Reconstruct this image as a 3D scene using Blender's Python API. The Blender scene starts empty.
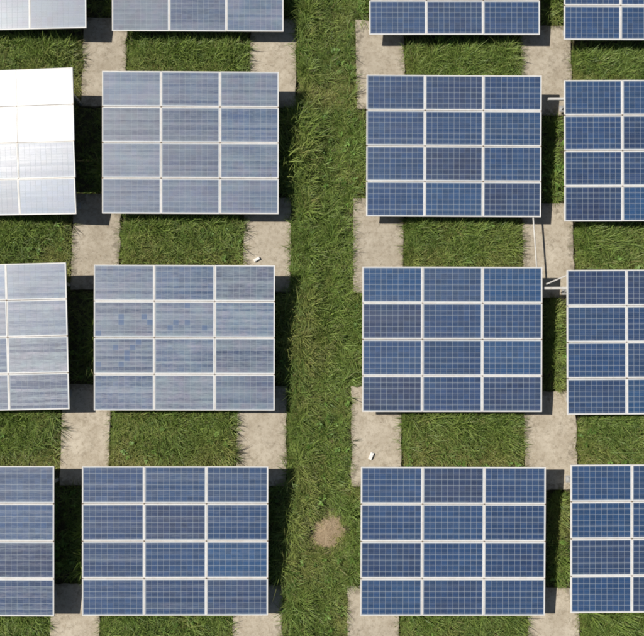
import bpy, bmesh, math, random
import numpy as np
from mathutils import Vector, Matrix, Euler
random.seed(11); rng = np.random.default_rng(11)
R = math.radians
scn = bpy.context.scene
col = scn.collection

# ------------------------------------------------------------------ camera, sky, sun, exposure
cam = bpy.data.cameras.new('camera'); cam_o = bpy.data.objects.new('camera', cam); col.objects.link(cam_o)
cam_o.location = (0, 0, 20.6682); cam_o.rotation_euler = (0.09818, -0.01072, -0.00157)
cam.sensor_fit = 'HORIZONTAL'; cam.sensor_width = 36.0; cam.lens = 36.0 * 720.0 / 644.0
cam.clip_start = 0.1; cam.clip_end = 2000
scn.camera = cam_o
SA, SB = 0.89, 0.19                         # shadow run in +x and -y per metre of height
sun_dir = Vector((-SA, SB, 1.0)).normalized()
elev = math.asin(sun_dir.z); azim = math.atan2(sun_dir.x, sun_dir.y)
world = bpy.data.worlds.new('World'); scn.world = world; world.use_nodes = True
nt = world.node_tree
sky = nt.nodes.new('ShaderNodeTexSky'); sky.sky_type = 'NISHITA'; sky.sun_disc = False
sky.sun_elevation = elev; sky.sun_rotation = azim
bg = nt.nodes['Background']; bg.inputs[1].default_value = 0.05
nt.links.new(sky.outputs[0], bg.inputs[0])
sl = bpy.data.lights.new('sun', 'SUN'); sl.energy = 5.0; sl.angle = R(0.5); sl.color = (1.0, 0.955, 0.88)
sun_o = bpy.data.objects.new('sun', sl); col.objects.link(sun_o)
sun_o.rotation_euler = sun_dir.to_track_quat('Z', 'Y').to_euler(); sun_o.location = (-20, 6, 30)
scn.view_settings.view_transform = 'Standard'; scn.view_settings.look = 'None'
scn.view_settings.exposure = 0.08; scn.view_settings.gamma = 1.0; scn.view_settings.use_curve_mapping = False
scn.cycles.filter_width = 2.0; scn.cycles.max_bounces = 4; scn.cycles.transparent_max_bounces = 6

# ------------------------------------------------------------------ node helpers
class Mat:
    def __init__(s, name):
        s.m = bpy.data.materials.new(name); s.m.use_nodes = True
        s.t = s.m.node_tree; s.p = s.t.nodes['Principled BSDF']; s.out = s.t.nodes['Material Output']
    def n(s, typ, **kw):
        nd = s.t.nodes.new(typ)
        for k, v in kw.items():
            if k.startswith('_'): setattr(nd, k[1:], v)
            else: s.set(nd.inputs[k.replace('__', ' ')], v)
        return nd
    def set(s, inp, v):
        if isinstance(v, bpy.types.NodeSocket): s.t.links.new(v, inp)
        else: inp.default_value = v
    def math(s, op, a, b=0.0, clamp=False):
        nd = s.t.nodes.new('ShaderNodeMath'); nd.operation = op; nd.use_clamp = clamp
        s.set(nd.inputs[0], a); s.set(nd.inputs[1], b); return nd.outputs[0]
    def mix(s, f, a, b, blend='MIX'):
        nd = s.t.nodes.new('ShaderNodeMix'); nd.data_type = 'RGBA'; nd.blend_type = blend
        s.set(nd.inputs[0], f); s.set(nd.inputs[6], a); s.set(nd.inputs[7], b); return nd.outputs[2]
    def ramp(s, f, lo, hi, a=0.0, b=1.0):
        nd = s.t.nodes.new('ShaderNodeMapRange'); s.set(nd.inputs[0], f)
        for i, v in zip((1, 2, 3, 4), (lo, hi, a, b)): nd.inputs[i].default_value = v
        return nd.outputs[0]
    def noise(s, vec, scale, detail=3, rough=0.55):
        nd = s.n('ShaderNodeTexNoise', Scale=scale, Detail=float(detail), Roughness=rough)
        if vec is not None: s.set(nd.inputs['Vector'], vec)
        return nd.outputs[0]
    def bump(s, h, strength, dist):
        nd = s.n('ShaderNodeBump', Strength=strength, Distance=dist, Height=h); return nd.outputs[0]
    def pos(s): return s.n('ShaderNodeNewGeometry').outputs['Position']
    def P(s, **kw):
        for k, v in kw.items(): s.set(s.p.inputs[k.replace('__', ' ')], v)

def c4(r, g, b): return (r, g, b, 1.0)

# soil / ground
M = Mat('soil_ground'); ps = M.pos()
n1 = M.noise(ps, 1.1, 5); n2 = M.noise(ps, 14, 5, 0.65)
cc = M.mix(M.ramp(n1, .35, .65), c4(.030, .042, .012), c4(.055, .050, .020))
cc = M.mix(M.ramp(n2, .35, .7), cc, c4(.085, .066, .034))
M.P(Base__Color=cc, Roughness=0.95, Normal=M.bump(n2, .8, .05)); m_soil = M.m

# bare dirt
M = Mat('bare_dirt'); ps = M.pos()
n1 = M.noise(ps, 9, 6, .65); n2 = M.noise(ps, 45, 4, .6)
cc = M.mix(M.ramp(n1, .3, .7), c4(.31, .225, .135), c4(.45, .35, .225))
cc = M.mix(M.ramp(n2, .45, .75, 0, .7), cc, c4(.16, .10, .055))
M.P(Base__Color=cc, Roughness=0.95, Normal=M.bump(n2, .9, .03)); m_dirt = M.m

# concrete
M = Mat('weathered_concrete'); ps = M.pos()
oi = M.n('ShaderNodeObjectInfo')
n1 = M.noise(ps, 1.7, 6, .62); n2 = M.noise(ps, 9, 6, .7); n3 = M.noise(ps, 60, 3, .6); n4 = M.noise(ps, 4.2, 5, .7)
cc = M.mix(M.ramp(n1, .32, .68), c4(.36, .305, .225), c4(.50, .44, .345))
cc = M.mix(M.ramp(n2, .46, .74, 0, .85), cc, c4(.25, .195, .13))
cc = M.mix(M.ramp(n4, .56, .66, 0, .55), cc, c4(.20, .16, .105))
cc = M.mix(M.ramp(n3, .42, .72, 0, .35), cc, c4(.60, .54, .44))
tco = M.n('ShaderNodeTexCoord'); sx = M.n('ShaderNodeSeparateXYZ', Vector=tco.outputs['Object'])
edge = M.math('MAXIMUM', M.ramp(M.math('ABSOLUTE', sx.outputs[0]), .38, .74), M.ramp(M.math('ABSOLUTE', sx.outputs[1]), .95, 1.4))
n5 = M.noise(ps, 5.5, 6, .72)
cc = M.mix(M.ramp(M.math('ADD', n5, M.math('MULTIPLY', edge, .20)), .60, .72, 0, .75), cc, c4(.19, .16, .115))
n6 = M.noise(ps, 26, 5, .7)
cc = M.mix(M.ramp(n6, .58, .70, 0, .55), cc, c4(.17, .14, .10))
br = M.ramp(oi.outputs['Random'], 0, 1, .90, 1.09)
cc = M.mix(1.0, cc, M.n('ShaderNodeCombineColor', Red=br, Green=br, Blue=br).outputs[0], 'MULTIPLY')
vor = M.n('ShaderNodeTexVoronoi', Scale=1.3, _feature='DISTANCE_TO_EDGE')
warp = M.n('ShaderNodeVectorMath', _operation='ADD')
M.set(warp.inputs[0], ps)
wn = M.n('ShaderNodeTexNoise', Scale=3.0, Detail=4.0); M.set(wn.inputs['Vector'], ps)
M.set(warp.inputs[1], wn.outputs['Color']); M.set(vor.inputs['Vector'], warp.outputs[0])
crack = M.ramp(vor.outputs['Distance'], 0.0, .012, .6, 0)
cc = M.mix(M.math('MULTIPLY', crack, M.ramp(n4, .45, .6)), cc, c4(.09, .07, .045))
hh = M.math('ADD', n2, M.math('MULTIPLY', n3, .35))
M.P(Base__Color=cc, Roughness=0.9, Normal=M.bump(hh, .6, .012)); m_conc = M.m

# anodised frame
M = Mat('pale_anodised_aluminium'); ps = M.pos()
oi = M.n('ShaderNodeObjectInfo')
n1 = M.noise(ps, 6, 5, .65)
cc = M.mix(M.ramp(n1, .4, .72, 0, .6), c4(.74, .725, .70), c4(.60, .55, .50))
br = M.ramp(oi.outputs['Random'], 0, 1, .93, 1.04)
cc = M.mix(1.0, cc, M.n('ShaderNodeCombineColor', Red=br, Green=br, Blue=br).outputs[0], 'MULTIPLY')
M.P(Base__Color=cc, Roughness=0.5, Metallic=0.0, Specular__IOR__Level=0.35); m_frame = M.m

# backsheet
M = Mat('white_backsheet'); ps = M.pos()
n1 = M.noise(ps, 5, 5, .6)
cc = M.mix(M.ramp(n1, .4, .75, 0, .6), c4(.40, .45, .50), c4(.33, .37, .41))
M.P(Base__Color=cc, Roughness=0.5, Coat__Weight=1.0, Coat__Roughness=0.2, Coat__IOR=1.45); m_back = M.m

# cells:  obj.color = (painted glare haze, streak, odd cells)
CPX, CPY = 0.1580, 0.1534
M = Mat('polycrystalline_cells')
tc = M.n('ShaderNodeTexCoord'); oi = M.n('ShaderNodeObjectInfo'); rnd = oi.outputs['Random']
sep = M.n('ShaderNodeSeparateXYZ', Vector=tc.outputs['Object'])
osep = M.n('ShaderNodeSeparateColor', Color=oi.outputs['Color'])
glare_haze, streak, odd = osep.outputs[0], osep.outputs[1], osep.outputs[2]
ix = M.math('FLOOR', M.math('DIVIDE', sep.outputs[0], CPX)); iy = M.math('FLOOR', M.math('DIVIDE', sep.outputs[1], CPY))
idv = M.n('ShaderNodeCombineXYZ', X=ix, Y=iy, Z=M.math('MULTIPLY', rnd, 71.3)).outputs[0]
wn = M.n('ShaderNodeTexWhiteNoise', _noise_dimensions='3D', Vector=idv)
cellr = wn.outputs['Value']
off = M.n('ShaderNodeCombineXYZ', X=M.math('MULTIPLY', rnd, 50), Y=M.math('MULTIPLY', rnd, 33), Z=M.math('MULTIPLY', rnd, 17)).outputs[0]
lv = M.n('ShaderNodeVectorMath', _operation='ADD'); M.set(lv.inputs[0], tc.outputs['Object']); M.set(lv.inputs[1], off); lv = lv.outputs[0]
flake = M.n('ShaderNodeTexVoronoi', Scale=70.0, Vector=lv).outputs['Color']
flk = M.n('ShaderNodeSeparateColor', Color=flake).outputs[0]
hueA = M.mix(M.ramp(rnd, 0.05, 0.95), c4(.015, .040, .112), c4(.013, .050, .138))
rn2 = M.n('ShaderNodeTexWhiteNoise', _noise_dimensions='1D'); M.set(rn2.inputs['W'], M.math('MULTIPLY', rnd, 913.7))
hueA = M.mix(M.ramp(rn2.outputs['Value'], .55, .95, 0, .5), hueA, c4(.025, .031, .078))
hueA = M.mix(M.ramp(rnd, .78, .95, 0, .42), hueA, c4(.012, .076, .195))
big = M.noise(lv, 1.1, 3)
hueA = M.mix(M.ramp(big, .35, .7, 0, .5), hueA, c4(.017, .060, .142))
k = M.math('ADD', M.ramp(cellr, 0, 1, .84, 1.14), M.ramp(flk, 0, 1, -.14, .14))
k = M.math('MULTIPLY', k, M.ramp(rn2.outputs['Value'], 0, 1, 1.10, .92))
hueA = M.mix(1.0, hueA, M.n('ShaderNodeCombineColor', Red=k, Green=k, Blue=k).outputs[0], 'MULTIPLY')
# bus bars, two thin tinned ribbons along each cell row
fy = M.math('FRACT', M.math('DIVIDE', sep.outputs[1], CPY))
bb = M.math('ABSOLUTE', M.math('SUBTRACT', M.math('FRACT', M.math('MULTIPLY', fy, 2.0)), .5))
busm = M.ramp(bb, .012, .028, .5, 0)
hueA = M.mix(busm, hueA, c4(.30, .34, .40))
# glare haze painted into the colour, dusty moire-like streak bands, lower edge dust
sv = M.n('ShaderNodeMapping', Vector=lv); sv.inputs['Scale'].default_value = (.35, 1.0, 1.0)
st1 = M.n('ShaderNodeTexNoise', Scale=17.0, Detail=3.0, Roughness=.7, Vector=sv.outputs[0])
sv2 = M.n('ShaderNodeMapping', Vector=lv); sv2.inputs['Scale'].default_value = (.9, 6.0, 1.0)
st2 = M.n('ShaderNodeTexNoise', Scale=5.0, Detail=4.0, Roughness=.7, Vector=sv2.outputs[0])
rowv = M.n('ShaderNodeTexWhiteNoise', _noise_dimensions='2D', Vector=M.n('ShaderNodeCombineXYZ', X=M.math('FLOOR', M.math('DIVIDE', sep.outputs[1], CPY * .5)), Y=M.math('MULTIPLY', rnd, 40)).outputs[0])
stv = M.math('ADD', M.math('MULTIPLY', M.ramp(st2.outputs[0], .3, .7), .5), M.math('MULTIPLY', rowv.outputs['Value'], .5))
haze_dust = M.math('ADD', M.math('MULTIPLY', glare_haze, M.ramp(big, .3, .7, .7, 1.2)), M.math('MULTIPLY', streak, M.math('SUBTRACT', stv, .5)), True)
lowd = M.math('MULTIPLY', M.ramp(sep.outputs[1], -.462, -.40, .22, 0), M.ramp(M.noise(lv, 9, 3), .35, .65, .2, 1))
haze_dust = M.math('ADD', haze_dust, lowd, True)
isodd = M.math('MULTIPLY', M.math('GREATER_THAN', cellr, .925), odd)
haze_dust = M.math('MULTIPLY', haze_dust, M.math('SUBTRACT', 1.0, M.math('MULTIPLY', isodd, .85)))
dcol = M.mix(M.ramp(M.noise(lv, 2.3, 2), .36, .62), c4(.47, .45, .51), c4(.40, .49, .50))
hueA = M.mix(M.math('MULTIPLY', isodd, .6), hueA, c4(.02, .085, .22))
base = M.mix(haze_dust, hueA, dcol)
rgh = M.ramp(stv, .2, .8, .40, .51)
M.P(Base__Color=base, Roughness=.62, IOR=1.7, Specular__IOR__Level=.6, Coat__Weight=1.0, Coat__IOR=1.50, Coat__Roughness=.26)
M.set(M.p.inputs['Roughness'], rgh)
m_cell = M.m

# galvanised steel, white pipe, bronze clamp
M = Mat('galvanised_steel'); ps = M.pos(); n1 = M.noise(ps, 12, 4)
M.P(Base__Color=M.mix(n1, c4(.34, .34, .34), c4(.52, .51, .49)), Metallic=.35, Roughness=.5); m_steel = M.m
M = Mat('white_painted_steel'); ps = M.pos(); n1 = M.noise(ps, 10, 5, .7)
M.P(Base__Color=M.mix(M.ramp(n1, .5, .75), c4(.55, .53, .49), c4(.36, .31, .25)), Roughness=.55); m_white = M.m
M = Mat('bronze_clamp'); M.P(Base__Color=c4(.22, .16, .10), Roughness=.55, Metallic=.3); m_clamp = M.m
M = Mat('white_plastic'); ps = M.pos(); n1 = M.noise(ps, 30, 4)
M.P(Base__Color=M.mix(M.ramp(n1, .45, .8), c4(.80, .79, .76), c4(.55, .52, .47)), Roughness=.45); m_plastic = M.m

# grass blades
def grass_mat(name, ca, cb, cdry, drylo, dryhi):
    M = Mat(name); ps = M.pos(); oi = M.n('ShaderNodeObjectInfo')
    at = M.n('ShaderNodeAttribute'); at.attribute_name = 'tip'
    an = M.n('ShaderNodeAttribute'); an.attribute_name = 'tone'
    pn = M.noise(ps, .9, 4, .6); pn2 = M.noise(ps, 3.6, 3, .6)
    cc = M.mix(M.ramp(oi.outputs['Random'], 0, 1), ca, cb)
    cc = M.mix(M.ramp(pn2, .35, .68, 0, .7), cc, cb)
    d = M.math('MULTIPLY', M.ramp(pn, drylo, dryhi), M.ramp(an.outputs['Fac'], .25, 1, 0, 1))
    cc = M.mix(d, cc, cdry)
    dr = M.n('ShaderNodeAttribute'); dr.attribute_type = 'INSTANCER'; dr.attribute_name = 'dry'
    cc = M.mix(M.math('MULTIPLY', dr.outputs['Fac'], M.ramp(an.outputs['Fac'], 0, .8, .35, 1)), cc, cdry)
    kk = M.ramp(oi.outputs['Random'], 0, 1, .72, 1.22)
    cc = M.mix(1.0, cc, M.n('ShaderNodeCombineColor', Red=kk, Green=kk, Blue=kk).outputs[0], 'MULTIPLY')
    cc = M.mix(M.ramp(an.outputs['Fac'], .88, 1.0, 0, .8), cc, c4(.27, .22, .10))
    M.P(Base__Color=cc, Roughness=.5, Specular__IOR__Level=.35)
    tr = M.n('ShaderNodeBsdfTranslucent', Color=M.mix(.5, cc, c4(.16, .20, .02)))
    mx = M.n('ShaderNodeMixShader', Fac=.35); M.set(mx.inputs[1], M.p.outputs[0]); M.set(mx.inputs[2], tr.outputs[0])
    M.t.links.new(mx.outputs[0], M.out.inputs[0]); return M.m
m_grass = grass_mat('meadow_grass', c4(.105, .200, .030), c4(.275, .365, .085), c4(.40, .370, .135), .50, .68)
m_tall = grass_mat('coarse_grass', c4(.10, .19, .032), c4(.235, .325, .085), c4(.32, .32, .13), .55, .75)
m_broad = grass_mat('broad_leaf', c4(.10, .22, .035), c4(.19, .33, .065), c4(.26, .33, .10), .6, .8)
m_weed = grass_mat('weed_leaf', c4(.075, .10, .03), c4(.12, .14, .05), c4(.20, .17, .07), .5, .7)

# ------------------------------------------------------------------ mesh helpers
class MB:
    def __init__(s): s.v = []; s.f = []; s.a = {}
    def box(s, c, size, M4=None):
        x, y, z = [q / 2 for q in size]; b = len(s.v)
        for dz in (-z, z):
            for dx, dy in ((-x, -y), (x, -y), (x, y), (-x, y)):
                p = Vector((c[0] + dx, c[1] + dy, c[2] + dz)); s.v.append(tuple(M4 @ p) if M4 else tuple(p))
        s.f += [(b, b+3, b+2, b+1), (b+4, b+5, b+6, b+7)] + [(b+i, b+(i+1) % 4, b+4+(i+1) % 4, b+4+i) for i in range(4)]
        return s
    def quad(s, x0, y0, x1, y1, z):
        b = len(s.v); s.v += [(x0, y0, z), (x1, y0, z), (x1, y1, z), (x0, y1, z)]; s.f.append((b, b+1, b+2, b+3)); return s
    def tube(s, pts, r, n=10):
        pts = [Vector(p) for p in pts]; b = len(s.v)
        for i, p in enumerate(pts):
            d = (pts[min(i+1, len(pts)-1)] - pts[max(i-1, 0)]).normalized()
            a = d.cross(Vector((0, 0, 1)) if abs(d.z) < .9 else Vector((1, 0, 0))).normalized(); u = d.cross(a)
            for k in range(n):
                t = 2 * math.pi * k / n; s.v.append(tuple(p + (a * math.cos(t) + u * math.sin(t)) * r))
        for i in range(len(pts) - 1):
            for k in range(n):
                s.f.append((b+i*n+k, b+i*n+(k+1) % n, b+(i+1)*n+(k+1) % n, b+(i+1)*n+k))
        s.f.append(tuple(b+k for k in range(n))[::-1]); e = b+(len(pts)-1)*n; s.f.append(tuple(e+k for k in range(n)))
        return s
    def mesh(s, name, mat, smooth=False):
        me = bpy.data.meshes.new(name); me.from_pydata(s.v, [], s.f); me.update()
        bm = bmesh.new(); bm.from_mesh(me); bmesh.ops.recalc_face_normals(bm, faces=bm.faces); bm.to_mesh(me); bm.free()
        me.materials.append(mat)
        if smooth: me.polygons.foreach_set('use_smooth', [True] * len(me.polygons))
        return me

def link(name, me, parent=None, loc=(0, 0, 0), rot=(0, 0, 0)):
    o = bpy.data.objects.new(name, me); col.objects.link(o); o.parent = parent; o.location = loc; o.rotation_euler = rot; return o
def tag(o, label, cat, group=None, kind=None):
    if label: o['label'] = label
    if cat: o['category'] = cat
    if group: o['group'] = group
    if kind: o['kind'] = kind
    return o

# ------------------------------------------------------------------ ground sheet
def ground_h(x, y):
    return 0.0
bm = bmesh.new()
E_ = 600
vs = [bm.verts.new((a * E_, b * E_, 0)) for a, b in ((-1, -1), (1, -1), (1, 1), (-1, 1))]; bm.faces.new(vs)
me = bpy.data.meshes.new('ground'); bm.to_mesh(me); bm.free(); me.materials.append(m_soil)
tag(link('ground', me), None, None, kind='structure')

# ------------------------------------------------------------------ concrete pads
PADS = {}
pad_src = {
 1: [(-6.84, 8.26, -5.53, 11.0), (-1.87, 8.21, -0.49, 11.0), (1.29, 8.19, 2.74, 10.98), (6.24, 8.02, 7.73, 10.81)],
 2: [(-6.97, 2.80, -5.57, 5.62), (-2.01, 2.74, -0.63, 5.53), (1.17, 2.71, 2.64, 5.51), (6.10, 2.56, 7.60, 5.36)],
 3: [(-7.10, -2.72, -5.72, 0.11), (-2.16, -2.77, -0.74, 0.04), (1.08, -2.78, 2.51, 0.04), (6.00, -2.89, 7.49, -0.12)],
 4: [(-7.22, -8.17, -5.86, -5.39), (-2.22, -8.21, -0.83, -5.44), (0.95, -8.22, 2.38, -5.49), (5.95, -8.30, 7.37, -5.55)]}
OX, OY = -0.035, 0.045
pad_src = {k: [(a+OX, b+OY, c+OX, d+OY) for (a, b, c, d) in v] for k, v in pad_src.items()}
rown = {1: 'between the topmost two panel rows', 2: 'between the second and third panel rows', 3: 'between the third and bottom panel rows', 4: 'below the bottom panel row'}
coln = {0: 'at far left', 1: 'left of the grass path', 2: 'right of the grass path', 3: 'at far right'}
padx = {(1, 0): 'mottled', (2, 1): 'clean pale', (2, 0): 'weed-edged', (3, 2): 'brown stained', (3, 3): 'worn edged', (1, 2): 'patchy'}
PAD_H = 0.085
def make_pad(x0, y0, x1, y1, seed):
    r = random.Random(seed)
    pts = []
    cs = [(x0, y0), (x1, y0), (x1, y1), (x0, y1)]
    for i in range(4):
        a, b = Vector(cs[i]), Vector(cs[(i+1) % 4]); n = 14 if abs(a.y - b.y) > 2 else 8
        nrm = Vector(((b-a).y, -(b-a).x)).normalized()
        for k in range(n):
            t = k / n; p = a.lerp(b, t) + nrm * (r.gauss(0, .008) if k else 0.0)
            if r.random() < .10 and k: p -= nrm * r.uniform(.015, .045)
            pts.append(p)
    bm = bmesh.new()
    rings = []
    cx_, cy_ = (x0+x1)/2, (y0+y1)/2
    for z, ins in ((-0.05, 0), (PAD_H - .014, 0), (PAD_H - .003, .010), (PAD_H, .022)):
        ring = []
        for p in pts:
            q = Vector((p.x - math.copysign(ins, p.x - cx_) if abs(p.x - cx_) > .3 else p.x, p.y - math.copysign(ins, p.y - cy_) if abs(p.y-cy_) > .8 else p.y))
            ring.append(bm.verts.new((q.x - cx_, q.y - cy_, z)))
        rings.append(ring)
    n = len(pts)
    for a, b in zip(rings, rings[1:]):
        for i in range(n): bm.faces.new((a[i], a[(i+1) % n], b[(i+1) % n], b[i]))
    bm.faces.new(rings[-1])
    bmesh.ops.recalc_face_normals(bm, faces=bm.faces)
    me = bpy.data.meshes.new('concrete_pad'); bm.to_mesh(me); bm.free(); me.materials.append(m_conc)
    return link('concrete_pad', me, None, (cx_, cy_, 0))
pad_boxes = []
for rw in pad_src:
    for ci, b in enumerate(pad_src[rw]):
        o = make_pad(*b, rw * 10 + ci); o.rotation_euler.z = random.uniform(-.008, .008)
        adj = padx.get((rw, ci), 'weathered')
        tag(o, f'{adj} concrete pad {rown[rw]}, {coln[ci]}', 'concrete pad', 'concrete pads under the array ends')
        pad_boxes.append(b)

# ------------------------------------------------------------------ solar arrays
W_, L_, TH, HB = 4.99, 4.02, R(6.0), 0.58
GX, GY = 0.006, 0.013
MW, ML = (W_-2*GX)/3, (L_-3*GY)/4
FR = 0.025
def frame_mesh(seed):
    b = MB(); x, y = MW/2, ML/2
    b.box((0, -y+FR/2, -.014), (MW, FR, .040)); b.box((0, y-FR/2, -.014), (MW, FR, .040))
    b.box((-x+FR/2, 0, -.0142), (FR, ML-2*FR, .0396)); b.box((x-FR/2, 0, -.0142), (FR, ML-2*FR, .0396))
    return b.mesh('module_frame', m_frame)
me_frame = frame_mesh(0)
me_back = MB().box((0, 0, -.004), (MW-2*FR-.001, ML-2*FR-.001, .006)).mesh('backsheet', m_back)
b = MB(); g = .0036
for i in range(10):
    for j in range(6):
        x0 = (i-5)*CPX; y0 = (j-3)*CPY
        b.quad(x0+g, y0+g, x0+CPX-g, y0+CPY-g, .0012)
me_cells = b.mesh('cells', m_cell)
b = MB(); b.box((0, 0, .010), (.030, .030, .010)); b.tube([(0, 0, .012), (0, 0, .020)], .009, 8)
me_clamp = b.mesh('clamp', m_clamp)

arrays = {
 (1, 1): (-9.0716, 10.3869, 0.0000, 0.0000, 0.055),
 (1, 2): (-3.3886, 10.3833, -0.0003, -0.0269, 0),
 (1, 3): (4.1104, 10.2895, 0.0031, 0.0078, 0),
 (1, 4): (9.8067, 10.1532, -0.0000, 0.0000, 0),
 (2, 1): (-9.1239, 4.9001, -0.0116, 0.0055, 0.12),
 (2, 2): (-3.5050, 4.9458, -0.0024, 0.0338, 0),
 (2, 3): (3.9744, 4.8740, -0.0031, 0.0014, 0),
 (2, 4): (9.6377, 4.7562, 0.0050, -0.0057, 0),
 (3, 1): (-9.2123, -0.5863, 0.0193, 0.0265, 0.03),
 (3, 2): (-3.5920, -0.5850, -0.0029, -0.0211, 0),
 (3, 3): (3.8237, -0.6393, -0.0019, 0.0036, 0),
 (3, 4): (9.5250, -0.7115, 0.0045, -0.0173, 0),
 (4, 1): (-9.4541, -6.0287, -0.0037, 0.0412, 0.012),
 (4, 2): (-3.7466, -6.0617, -0.0029, -0.0189, 0),
 (4, 3): (3.7350, -6.0954, -0.0044, -0.0009, 0),
 (4, 4): (9.4368, -6.0463, 0.0014, -0.0289, 0),
}
# painted glare haze (strongest on the left arrays), moire-like streak, odd
look = {(1,1):(.26,.25,0),(1,2):(.20,.24,0),(2,1):(.10,.15,0),(2,2):(.21,.26,0),(3,1):(.19,.80,0),(3,2):(.22,.55,1.0),(4,1):(.035,.42,0),(4,2):(.0,.26,0),
        (1,3):(.02,.03,0),(1,4):(.015,.02,0),(2,3):(.025,.04,0),(2,4):(.02,.02,0),(3,3):(.03,.04,0),(3,4):(.02,.02,0),(4,3):(.02,.03,0),(4,4):(.015,.02,0)}
labels = {
 (1,1):'pale grey solar array cut by the top left corner above the glaring one',
 (1,2):'greyish solar array at the top edge just left of the grass path',
 (1,3):'dark blue solar array at the top edge just right of the grass path',
 (1,4):'dark blue solar array in the top right corner',
 (2,1):'solar array blown out white by sun glare at the left edge',
 (2,2):'hazy grey-blue solar array beside the glaring white one, left of the grass path',
 (2,3):'bright blue solar array in the second row, just right of the grass path',
 (2,4):'navy solar array cut by the right edge in the second row, past a short beam',
 (3,1):'streaky slightly turned solar array at the left edge in the third row',
 (3,2):'streaked solar array with odd dark square cells, left of the grass path',
 (3,3):'blue solar array in the third row right of the path, below the thin pipe',
 (3,4):'navy solar array at the right edge, third row, with a white beam',
 (4,1):'streaky blue solar array in the lower left corner',
 (4,2):'blue solar array at the bottom edge, left of the bare dirt patch',
 (4,3):'deep blue solar array at the bottom edge, right of the bare dirt patch',
 (4,4):'navy solar array in the lower right corner'}
# (rear left overhang, front left overhang)
over = {(2,4):(.42, .0), (3,4):(.70, 0), }
jit = random.Random(5)
def ground_z(px, py):
    for (x0, y0, x1, y1) in pad_boxes:
        if x0 < px < x1 and y0 < py < y1: return PAD_H - .002
    return -.03
for key, (ax, ay, yaw, dz, roll) in arrays.items():
    root = bpy.data.objects.new('solar_array', None); col.objects.link(root)
    root.location = (ax, ay, HB + dz)
    Rm = Matrix.Rotation(yaw, 4, 'Z') @ Matrix.Rotation(-math.atan(roll), 4, 'Y') @ Matrix.Rotation(R(8.6) if key == (2, 1) else TH, 4, 'X')
    root.rotation_euler = Rm.to_euler('XYZ')
    tag(root, labels[key], 'solar array', 'solar arrays standing in rows')
    wm = Matrix.Translation(root.location) @ Rm
    so, sk, od = look[key]
    for r_ in range(4):
        for c_ in range(3):
            mx = -W_/2 + MW/2 + c_*(MW+GX); my = ML/2 + r_*(ML+GY)
            m = link('solar_module', me_frame, root, (mx, my, jit.uniform(-.001, .001)),
                     (jit.gauss(0, .0035) + (.045 if key == (2, 1) and r_ < 2 else 0), jit.gauss(0, .0030), jit.gauss(0, .0007)))
            link('backsheet', me_back, m)
            c = link('cells', me_cells, m); c['kind'] = 'stuff'
            f_ = jit.uniform(.65, 1.4); od_ = od * {(2, 0): 1.0, (1, 0): .8, (2, 1): .7}.get((r_, c_), 0.0)
            c.color = (so * f_, sk * jit.uniform(.6, 1.3), od_, 1)
    for gx in (-W_/2 + MW + GX/2, -W_/2 + 2*MW + 1.5*GX, -W_/2 + .012, W_/2 - .012):
        for gy in (ML + GY/2, 2*ML + 1.5*GY, 3*ML + 2.5*GY):
            link('clamp', me_clamp, root, (gx, gy, 0))
    # sloping rails under the modules
    for rx in (-2.05, -1.25, -.42, .42, 1.25, 2.05):
        link('rail', MB().box((rx, L_/2, -.060), (.045, L_-.10, .045)).mesh('rail', m_steel), root)
    ro_, fo_ = over.get(key, (0, 0))
    for by, ov in ((.42, fo_), (L_-.50, ro_)):
        x0 = -W_/2 + .12 - (ov + .12 if ov else 0); x1 = W_/2 - .12
        link('cross_beam', MB().box(((x0+x1)/2, by, -.118), (x1-x0, .070, .070)).mesh('cross_beam', m_white if ov else m_steel), root)
        for lx in (-2.25, 2.25) if abs(roll) < .02 else (-2.25, 2.25):
            top = wm @ Vector((lx, by, -.150)); gz = ground_z(top.x, top.y)
            mbl = MB(); h = top.z - gz
            inv = wm.inverted()
            T = inv @ Matrix.Translation((top.x, top.y, gz))
            mbl.box((0, 0, h/2), (.075, .075, h), T); mbl.box((0, 0, .006), (.19, .19, .012), T)
            link('leg', mbl.mesh('leg', m_steel), root)
    if key == (3, 4):
        link('brace', MB().box((0, 0, 0), (.74, .035, .035), Matrix.Translation((-W_/2 - .20, L_-.24, -.095)) @ Matrix.Rotation(.40, 4, 'Z')).mesh('brace', m_white), root)

# ------------------------------------------------------------------ conduit pipe, boxes, dirt
z_ = .46
root = bpy.data.objects.new('conduit_pipe', None); col.objects.link(root); root.location = (6.25+OX, 4.9+OY, PAD_H)
tag(root, 'thin pale pipe crossing the concrete pad between two arrays', 'pipe')
link('pipe', MB().tube([(0.03, .45, z_), (.04, 0, z_), (.09, -1.3, z_), (.11, -1.95, z_)], .021, 10).mesh('pipe', m_white, True), root)
for (sx, sy) in ((0.03, .40), (.11, -1.90)):
    link('support', MB().box((sx, sy, (z_-.02)/2), (.04, .04, z_-.02)).mesh('support', m_steel), root)

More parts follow.
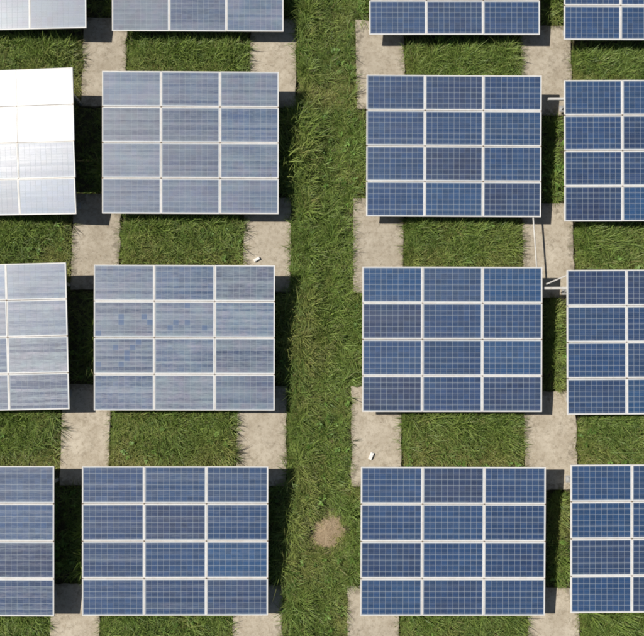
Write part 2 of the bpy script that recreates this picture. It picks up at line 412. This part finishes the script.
def rounded_box(name, size, mat, bev):
    bm = bmesh.new(); bmesh.ops.create_cube(bm, size=1)
    for v in bm.verts: v.co = Vector((v.co.x*size[0], v.co.y*size[1], (v.co.z+.5)*size[2]))
    bmesh.ops.bevel(bm, geom=list(bm.edges), offset=bev, segments=2, affect='EDGES')
    me = bpy.data.meshes.new(name); bm.to_mesh(me); bm.free(); me.materials.append(mat); return me
for loc, rz, sz, lb in (((-1.62, 3.68), R(30), (.19, .085, .055), 'small white plastic box lying on the pad beside the upper left of the path'),
                        ((1.64, -1.93), R(66), (.21, .10, .05), 'small white plastic box on the stained pad right of the path')):
    root = bpy.data.objects.new('plastic_box', None); col.objects.link(root); root.location = (loc[0]+OX, loc[1]+OY, PAD_H); root.rotation_euler.z = rz
    tag(root, lb, 'box')
    link('body', rounded_box('body', sz, m_plastic, .008), root)
    link('lid', rounded_box('lid', (sz[0]*.9, sz[1]*.82, .010), m_plastic, .003), root, (0, 0, sz[2]-.001))

bm = bmesh.new(); DP = (0.33, -4.0)
rr = random.Random(3); rings = []
prof = ((0, .050), (.12, .047), (.22, .036), (.32, .022), (.42, .008), (.52, -.01))
ph = [rr.uniform(0, 6.28) for _ in range(5)]
def dirt_r(a): return 1 + .15*math.sin(a*2+.6) + .10*math.sin(3*a+ph[1]) + .04*math.sin(5*a+ph[2])
c0 = bm.verts.new((0, 0, .05))
for q, z in prof[1:]:
    q *= 1.0
    rings.append([bm.verts.new((q*dirt_r(a)*math.cos(a), q*1.08*dirt_r(a)*math.sin(a), max(z + rr.gauss(0, .006), -.01))) for a in [2*math.pi*i/40 for i in range(40)]])
for i in range(40): bm.faces.new((c0, rings[0][i], rings[0][(i+1) % 40]))
for a, b in zip(rings, rings[1:]):
    for i in range(40): bm.faces.new((a[i], b[i], b[(i+1) % 40], a[(i+1) % 40]))
for f in bm.faces: f.smooth = True
me = bpy.data.meshes.new('dirt_patch'); bm.to_mesh(me); bm.free(); me.materials.append(m_dirt)
tag(link('dirt_patch', me, None, (DP[0], DP[1], 0.0)), 'bare brown dirt patch worn into the grass path', 'dirt patch', kind='structure')

# ------------------------------------------------------------------ grass
def blade(V, F, T, tip, tone, base, az, length, width, lean, curl, seg=3):
    d = Vector((math.cos(az), math.sin(az), 0)); s = Vector((-d.y, d.x, 0)); p = Vector(base); ang = lean
    b = len(V)
    for i in range(seg + 1):
        t = i / seg; w = width * (1 - t**1.6) * .5
        if i < seg:
            V.append(tuple(p - s*w)); V.append(tuple(p + s*w)); tip += [t, t]; tone += [T, T]
        else:
            V.append(tuple(p)); tip.append(t); tone.append(T)
        p = p + (d*math.sin(ang) + Vector((0, 0, 1))*math.cos(ang)) * (length/seg); ang = min(ang + curl/seg, 1.75)
    for i in range(seg - 1): F.append((b+2*i, b+2*i+1, b+2*i+3, b+2*i+2))
    F.append((b+2*seg-2, b+2*seg-1, b+2*seg))
def tuft_mesh(name, n, l0, l1, w0, w1, spread, lean0, lean1, curl0, curl1, mat, seed, seg=3, az=None):
    r = random.Random(seed); V, F, tip, tone = [], [], [], []
    for k in range(n):
        a = r.uniform(0, 6.283) if az is None else r.gauss(0, az)
        rad = spread * math.sqrt(r.random()); aa = r.uniform(0, 6.283)
        blade(V, F, r.random(), tip, tone, (rad*math.cos(aa), rad*math.sin(aa), -.01), a, r.uniform(l0, l1), r.uniform(w0, w1), r.uniform(lean0, lean1), r.uniform(curl0, curl1), seg)
    me = bpy.data.meshes.new(name); me.from_pydata(V, [], F); me.update(); me.materials.append(mat)
    for nm, dat in (('tip', tip), ('tone', tone)):
        at = me.attributes.new(nm, 'FLOAT', 'POINT'); at.data.foreach_set('value', dat)
    me.polygons.foreach_set('use_smooth', [True]*len(me.polygons))
    return me

def scatter(name, protos, pts, rot, scl, idx, dry):
    me = bpy.data.meshes.new(name); me.vertices.add(len(pts)); me.vertices.foreach_set('co', np.ascontiguousarray(pts, dtype=np.float32).ravel())
    for nm, ty, dat in (('rot', 'FLOAT_VECTOR', rot), ('scl', 'FLOAT_VECTOR', scl), ('idx', 'INT', idx), ('dry', 'FLOAT', dry)):
        at = me.attributes.new(nm, ty, 'POINT')
        at.data.foreach_set('vector' if ty == 'FLOAT_VECTOR' else 'value', np.ascontiguousarray(dat, dtype=np.int32 if ty == 'INT' else np.float32).ravel())
    o = link(name, me)
    ng = bpy.data.node_groups.new(name + '_nodes', 'GeometryNodeTree'); ng.is_modifier = True
    ng.interface.new_socket('Geometry', in_out='INPUT', socket_type='NodeSocketGeometry')
    ng.interface.new_socket('Geometry', in_out='OUTPUT', socket_type='NodeSocketGeometry')
    gi = ng.nodes.new('NodeGroupInput'); go = ng.nodes.new('NodeGroupOutput')
    cur = gi.outputs[0]
    jg = ng.nodes.new('GeometryNodeJoinGeometry')
    def attr(nm, ty):
        a = ng.nodes.new('GeometryNodeInputNamedAttribute'); a.data_type = ty; a.inputs[0].default_value = nm
        return a.outputs[0]
    for i, pm in enumerate(protos):
        # each proto mesh is carried by a hidden mesh holder; instances read it through Object Info
        ho = bpy.data.objects.new(name + '_blades', pm)
        oi = ng.nodes.new('GeometryNodeObjectInfo'); oi.inputs[0].default_value = ho; oi.inputs[1].default_value = True
        ip = ng.nodes.new('GeometryNodeInstanceOnPoints')
        cmp = ng.nodes.new('FunctionNodeCompare'); cmp.data_type = 'INT'; cmp.operation = 'EQUAL'
        ai = attr('idx', 'INT'); ng.links.new(ai, cmp.inputs[2]); cmp.inputs[3].default_value = i
        ng.links.new(cur, ip.inputs['Points']); ng.links.new(cmp.outputs[0], ip.inputs['Selection'])
        ng.links.new(oi.outputs['Geometry'], ip.inputs['Instance'])
        e2r = ng.nodes.new('FunctionNodeEulerToRotation'); ng.links.new(attr('rot', 'FLOAT_VECTOR'), e2r.inputs[0])
        ng.links.new(e2r.outputs[0], ip.inputs['Rotation']); ng.links.new(attr('scl', 'FLOAT_VECTOR'), ip.inputs['Scale'])
        ng.links.new(ip.outputs[0], jg.inputs[0])
    ng.links.new(jg.outputs[0], go.inputs[0])
    md = o.modifiers.new('blades', 'NODES'); md.node_group = ng
    return o

def vnoise(x, y, sc, seed):
    r = np.random.default_rng(seed); G = r.random((64, 64))
    u, v = x*sc + 17.3, y*sc + 9.1; iu, iv = np.floor(u).astype(int), np.floor(v).astype(int); fu, fv = u-iu, v-iv
    fu = fu*fu*(3-2*fu); fv = fv*fv*(3-2*fv); g_ = lambda a, b: G[a % 64, b % 64]
    return (g_(iu, iv)*(1-fu)+g_(iu+1, iv)*fu)*(1-fv)+(g_(iu, iv+1)*(1-fu)+g_(iu+1, iv+1)*fu)*fv

X0, X1, Y0, Y1 = -12.5, 12.5, -8.8, 13.8
N = 175000
px = rng.uniform(X0, X1, N); py = rng.uniform(Y0, Y1, N)
dpad = np.full(N, 9.0)
for (x0, y0, x1, y1) in pad_boxes:
    dx = np.maximum(np.maximum(x0-px, px-x1), 0); dy = np.maximum(np.maximum(y0-py, py-y1), 0)
    dpad = np.minimum(dpad, np.hypot(dx, dy))
under = np.zeros(N, bool); ushade = np.zeros(N, bool)
for key, (ax, ay, yaw, dz, roll) in arrays.items():
    under |= (abs(px-ax) < W_/2 - .05) & (py > ay + .15) & (py < ay + L_ - .2)
    ushade |= (px > ax-W_/2+.5) & (px < ax+W_/2+.45) & (py > ay-.1) & (py < ay+L_-.25)
dth = np.arctan2((py-DP[1])/1.08, px-DP[0])
ddirt = np.hypot(px-DP[0], (py-DP[1])/1.08) / (.33*(1 + .15*np.sin(dth*2+.6) + .10*np.sin(3*dth+ph[1]) + .04*np.sin(5*dth+ph[2])))
n_big = vnoise(px, py, .55, 1); n_mid = vnoise(px, py, 1.9, 2)
n_cl = vnoise(px, py, 3.3, 12); n_cl2 = vnoise(px, py, 6.1, 13)
keep = dpad > .02 + .05*n_mid
keep &= rng.random(N) < np.clip(.30 + 1.5*(n_cl*.6 + n_cl2*.4), 0, 1)
keep &= (rng.random(N) < np.clip((ddirt - .50)*.95 + .9*(n_cl2 - .5), 0, 1)**1.3)
keep &= ~under | (rng.random(N) < .22)
keep &= ~(ushade & ~under) | (rng.random(N) < .40)
path = (px > -.8) & (px < 1.6)
hs = .50 + .65*n_big + .55*n_mid
dry = np.clip((vnoise(px, py, .8, 5) - .52)*2.2, 0, 1)*.7
for key, (ax, ay, yaw, dz, roll) in arrays.items():       # strips below each array: lush under its edge, drier further down
    u = (ay - py) / 1.5; s_ = (abs(px-ax) < 2.4) & (u > -.1) & (u < 1.3)
    dry = np.where(s_, np.clip(u*1.25 - .45 + .9*(vnoise(px, py, 1.5, 6)-.5), 0, 1)*.95, dry)
    hs = np.where(s_, hs*np.clip(1.3 - .55*u, .6, 1.3), hs)
dry = np.where(ddirt < 1.9, np.maximum(dry, np.clip(2.0-ddirt, 0, 1)), dry)
hs = np.where(path, hs*.80, hs)
hs = np.where((px > -.95) & (px < -.1), hs*(1.25 + .5*n_mid), hs)
hs = np.where(under, .55, hs)
hs = np.where(ushade & (abs(px) > 1.2), np.minimum(hs, .5), hs)
hs = np.where(ddirt < 1.9, hs*.55, hs)
hs *= rng.uniform(.75, 1.25, N)*(.55 + .95*(n_cl*.65 + n_cl2*.35))
hs = np.where(dpad < .25, np.minimum(hs, .9), hs)
pts = np.stack([px, py, np.zeros(N)], 1)[keep]; hs = hs[keep]; dry = dry[keep]; n = len(pts)
rot = np.stack([rng.normal(0, .18, n), rng.normal(0, .18, n), rng.uniform(0, 6.283, n)], 1)
scl = np.stack([hs**.6, hs**.6, hs], 1)
protos = [tuft_mesh('grass_blades', 8, .18, .42, .011, .022, .05, .40, 1.15, .4, 1.1, m_grass, 100+i, az=.9) for i in range(6)]
o = scatter('grass', protos, pts, rot, scl, rng.integers(0, 6, n), dry)
tag(o, 'dense green meadow grass covering the ground between the pads', 'grass', kind='stuff')

# taller coarse grass: along shaded array edges and in the strips
def strip(n, x0, x1, y0, y1): return np.stack([rng.uniform(x0, x1, n), rng.uniform(y0, y1, n), np.zeros(n)], 1)
tp = [strip(1700, -.85, -.25, -7.5, 13), strip(260, 1.0, 1.4, -7.5, 13), strip(500, -.3, 1.1, -7.5, 13)]
for key, (ax, ay, yaw, dz, roll) in arrays.items():
    tp.append(strip(320, ax-1.8, ax+1.9, ay-1.35, ay-.05))
    tp.append(strip(50, ax-1.8, ax+1.9, ay-.25, ay-.02))
    tp.append(strip(26, ax+2.5, ax+3.3, ay+.6, ay+3.6))
pts = np.concatenate(tp)
d = np.full(len(pts), 9.0)
for (x0, y0, x1, y1) in pad_boxes:
    d = np.minimum(d, np.hypot(np.maximum(np.maximum(x0-pts[:, 0], pts[:, 0]-x1), 0), np.maximum(np.maximum(y0-pts[:, 1], pts[:, 1]-y1), 0)))
nb = vnoise(pts[:, 0], pts[:, 1], 1.1, 8)
pts = pts[(d > .06) & (np.hypot(pts[:, 0]-DP[0], pts[:, 1]-DP[1]) > .75) & (rng.random(len(pts)) < np.clip(nb*1.9-.25, .05, 1))]; n = len(pts)
rot = np.stack([rng.normal(0, .2, n), rng.normal(0, .2, n), rng.uniform(0, 6.283, n)], 1)
s = rng.uniform(.6, 1.25, n); scl = np.stack([s, s, s], 1)
protos = [tuft_mesh('coarse_blades', 9, .28, .56, .013, .024, .05, .15, .8, .7, 1.5, m_tall, 200+i, 4) for i in range(5)]
o = scatter('coarse_grass', protos, pts, rot, scl, rng.integers(0, 5, n), np.zeros(n))
tag(o, 'coarse taller grass tufts along the shaded array edges', 'grass', kind='stuff')

# ------------------------------------------------------------------ individual weeds leaning over pads
weeds = [
 ((-2.03, 4.52), 1.0, 'spiky weed leaning over the left edge of the pad with the white box', 0.0),
 ((-7.02, 4.72), 1.15, 'dark spiky weed at the left edge of the weed-edged pad', 0.1),
 ((-6.86, 9.75), 1.0, 'spiky weed at the left edge of the mottled pad at top left', 0.0),
 ((-7.14, -1.15), 1.0, 'ragged weed on the left edge of the far left pad above the bottom row', 0.2),
 ((-2.20, -2.0), .9, 'small spiky weed on the left edge of the pad left of the dirt patch', 0.0),
 ((-6.42, .72), 1.5, 'large arching grass clump in the dark gap between the two streaky arrays', 0.0),
 ((1.06, -1.55), .8, 'small weed creeping onto the stained pad right of the path', 0.0),
 ((6.95, .45), 1.0, 'grass clump in the narrow dark gap right of the third row array', 0.0),
 ((7.02, -4.35), .9, 'grass clump in the narrow dark gap at lower right', 0.0),
 ((-2.26, -7.75), .8, 'dark weed at the left edge of the bottom pad left of the path', 0.0)]
for i, (xy, sc, lb, q) in enumerate(weeds):
    me = tuft_mesh('leaves', 22, .30, .55, .014, .026, .06, .25, 1.0, .4, 1.3, m_weed, 300+i, 5)
    stem = MB().tube([(0, 0, -.02), (.01, .0, .05), (.005, .01, .11)], .010, 6).mesh('stem', m_weed, True)
    root = bpy.data.objects.new('weed_plant', None); col.objects.link(root); root.location = (xy[0]+OX, xy[1]+OY, 0); root.rotation_euler.z = i*1.3; root.scale = (sc, sc, sc)
    tag(root, lb, 'weed', 'weeds at the pad edges')
    link('leaves', me, root); link('stem', stem, root)

# ------------------------------------------------------------------ broad-leaved ground weeds and dry clippings
def rosette(seed):
    r_ = random.Random(seed); V, F, tip, tone = [], [], [], []
    for k in range(9):
        a = r_.uniform(0, 6.283); L = r_.uniform(.06, .13); w = L*r_.uniform(.35, .5); ln = r_.uniform(.9, 1.35); T = r_.uniform(0, .8)
        d = Vector((math.cos(a)*math.sin(ln), math.sin(a)*math.sin(ln), math.cos(ln))); s_ = Vector((-math.sin(a), math.cos(a), 0)); h0 = Vector((0, 0, r_.uniform(.08, .22)))
        b = len(V)
        for t_, wt in ((0, .1), (.3, .85), (.6, 1.0), (.85, .6), (1.0, .05)):
            for sg in (-1, 1):
                V.append(tuple(h0 + d*L*t_ + s_*w*.5*wt*sg + Vector((0, 0, -.02*t_*t_)))); tip.append(t_); tone.append(T)
        for i in range(4): F.append((b+2*i, b+2*i+1, b+2*i+3, b+2*i+2))
    me = bpy.data.meshes.new('rosette'); me.from_pydata(V, [], F); me.update(); me.materials.append(m_broad)
    for nm, dat in (('tip', tip), ('tone', tone)):
        at = me.attributes.new(nm, 'FLOAT', 'POINT'); at.data.foreach_set('value', dat)
    return me
def pad_dist(P):
    d = np.full(len(P), 9.0)
    for (x0, y0, x1, y1) in pad_boxes:
        d = np.minimum(d, np.hypot(np.maximum(np.maximum(x0-P[:, 0], P[:, 0]-x1), 0), np.maximum(np.maximum(y0-P[:, 1], P[:, 1]-y1), 0)))
    return d
P = strip(5500, -10.5, 10.5, -8, 12.5)
P = P[(pad_dist(P) > .1) & (np.hypot(P[:, 0]-DP[0], P[:, 1]-DP[1]) > .6) & (vnoise(P[:, 0], P[:, 1], .9, 31) > .56)]; n = len(P)
rot = np.stack([rng.normal(0, .2, n), rng.normal(0, .2, n), rng.uniform(0, 6.283, n)], 1); s = rng.uniform(.5, 1.0, n)
o = scatter('ground_weeds', [rosette(400+i) for i in range(4)], P, rot, np.stack([s, s, s], 1), rng.integers(0, 4, n), rng.uniform(0, .3, n))
tag(o, 'low broad-leaved weeds mixed into the grass', 'weeds', kind='stuff')
M = Mat('dry_clippings'); oi = M.n('ShaderNodeObjectInfo')
M.P(Base__Color=M.mix(oi.outputs['Random'], c4(.16, .11, .055), c4(.36, .29, .16)), Roughness=.8); m_dry = M.m
Q = []
for (x0, y0, x1, y1) in pad_boxes:
    k = 130; u = rng.random((k, 2)); e = rng.random(k)
    u[:, 0] = np.where(e < .45, u[:, 0]**3, np.where(e < .7, 1-u[:, 0]**4, u[:, 0]))
    Q.append(np.stack([x0+.03+u[:, 0]*(x1-x0-.06), y0+.04+u[:, 1]*(y1-y0-.08), np.full(k, PAD_H+.006)], 1))
P = np.concatenate(Q); n = len(P)
rot = np.stack([rng.normal(0, .05, n), rng.normal(0, .05, n), rng.uniform(0, 6.283, n)], 1); s = rng.uniform(.5, 1.3, n)
prot = [tuft_mesh('clipping', 2, .05, .14, .006, .013, .03, 1.5, 1.57, -.05, .05, m_dry, 500+i, 2) for i in range(3)]
o = scatter('dry_clippings', prot, P, rot, np.stack([s, s, s], 1), rng.integers(0, 3, n), np.zeros(n))
tag(o, 'dry grass clippings and bits of straw lying on the concrete', 'clippings', kind='stuff')
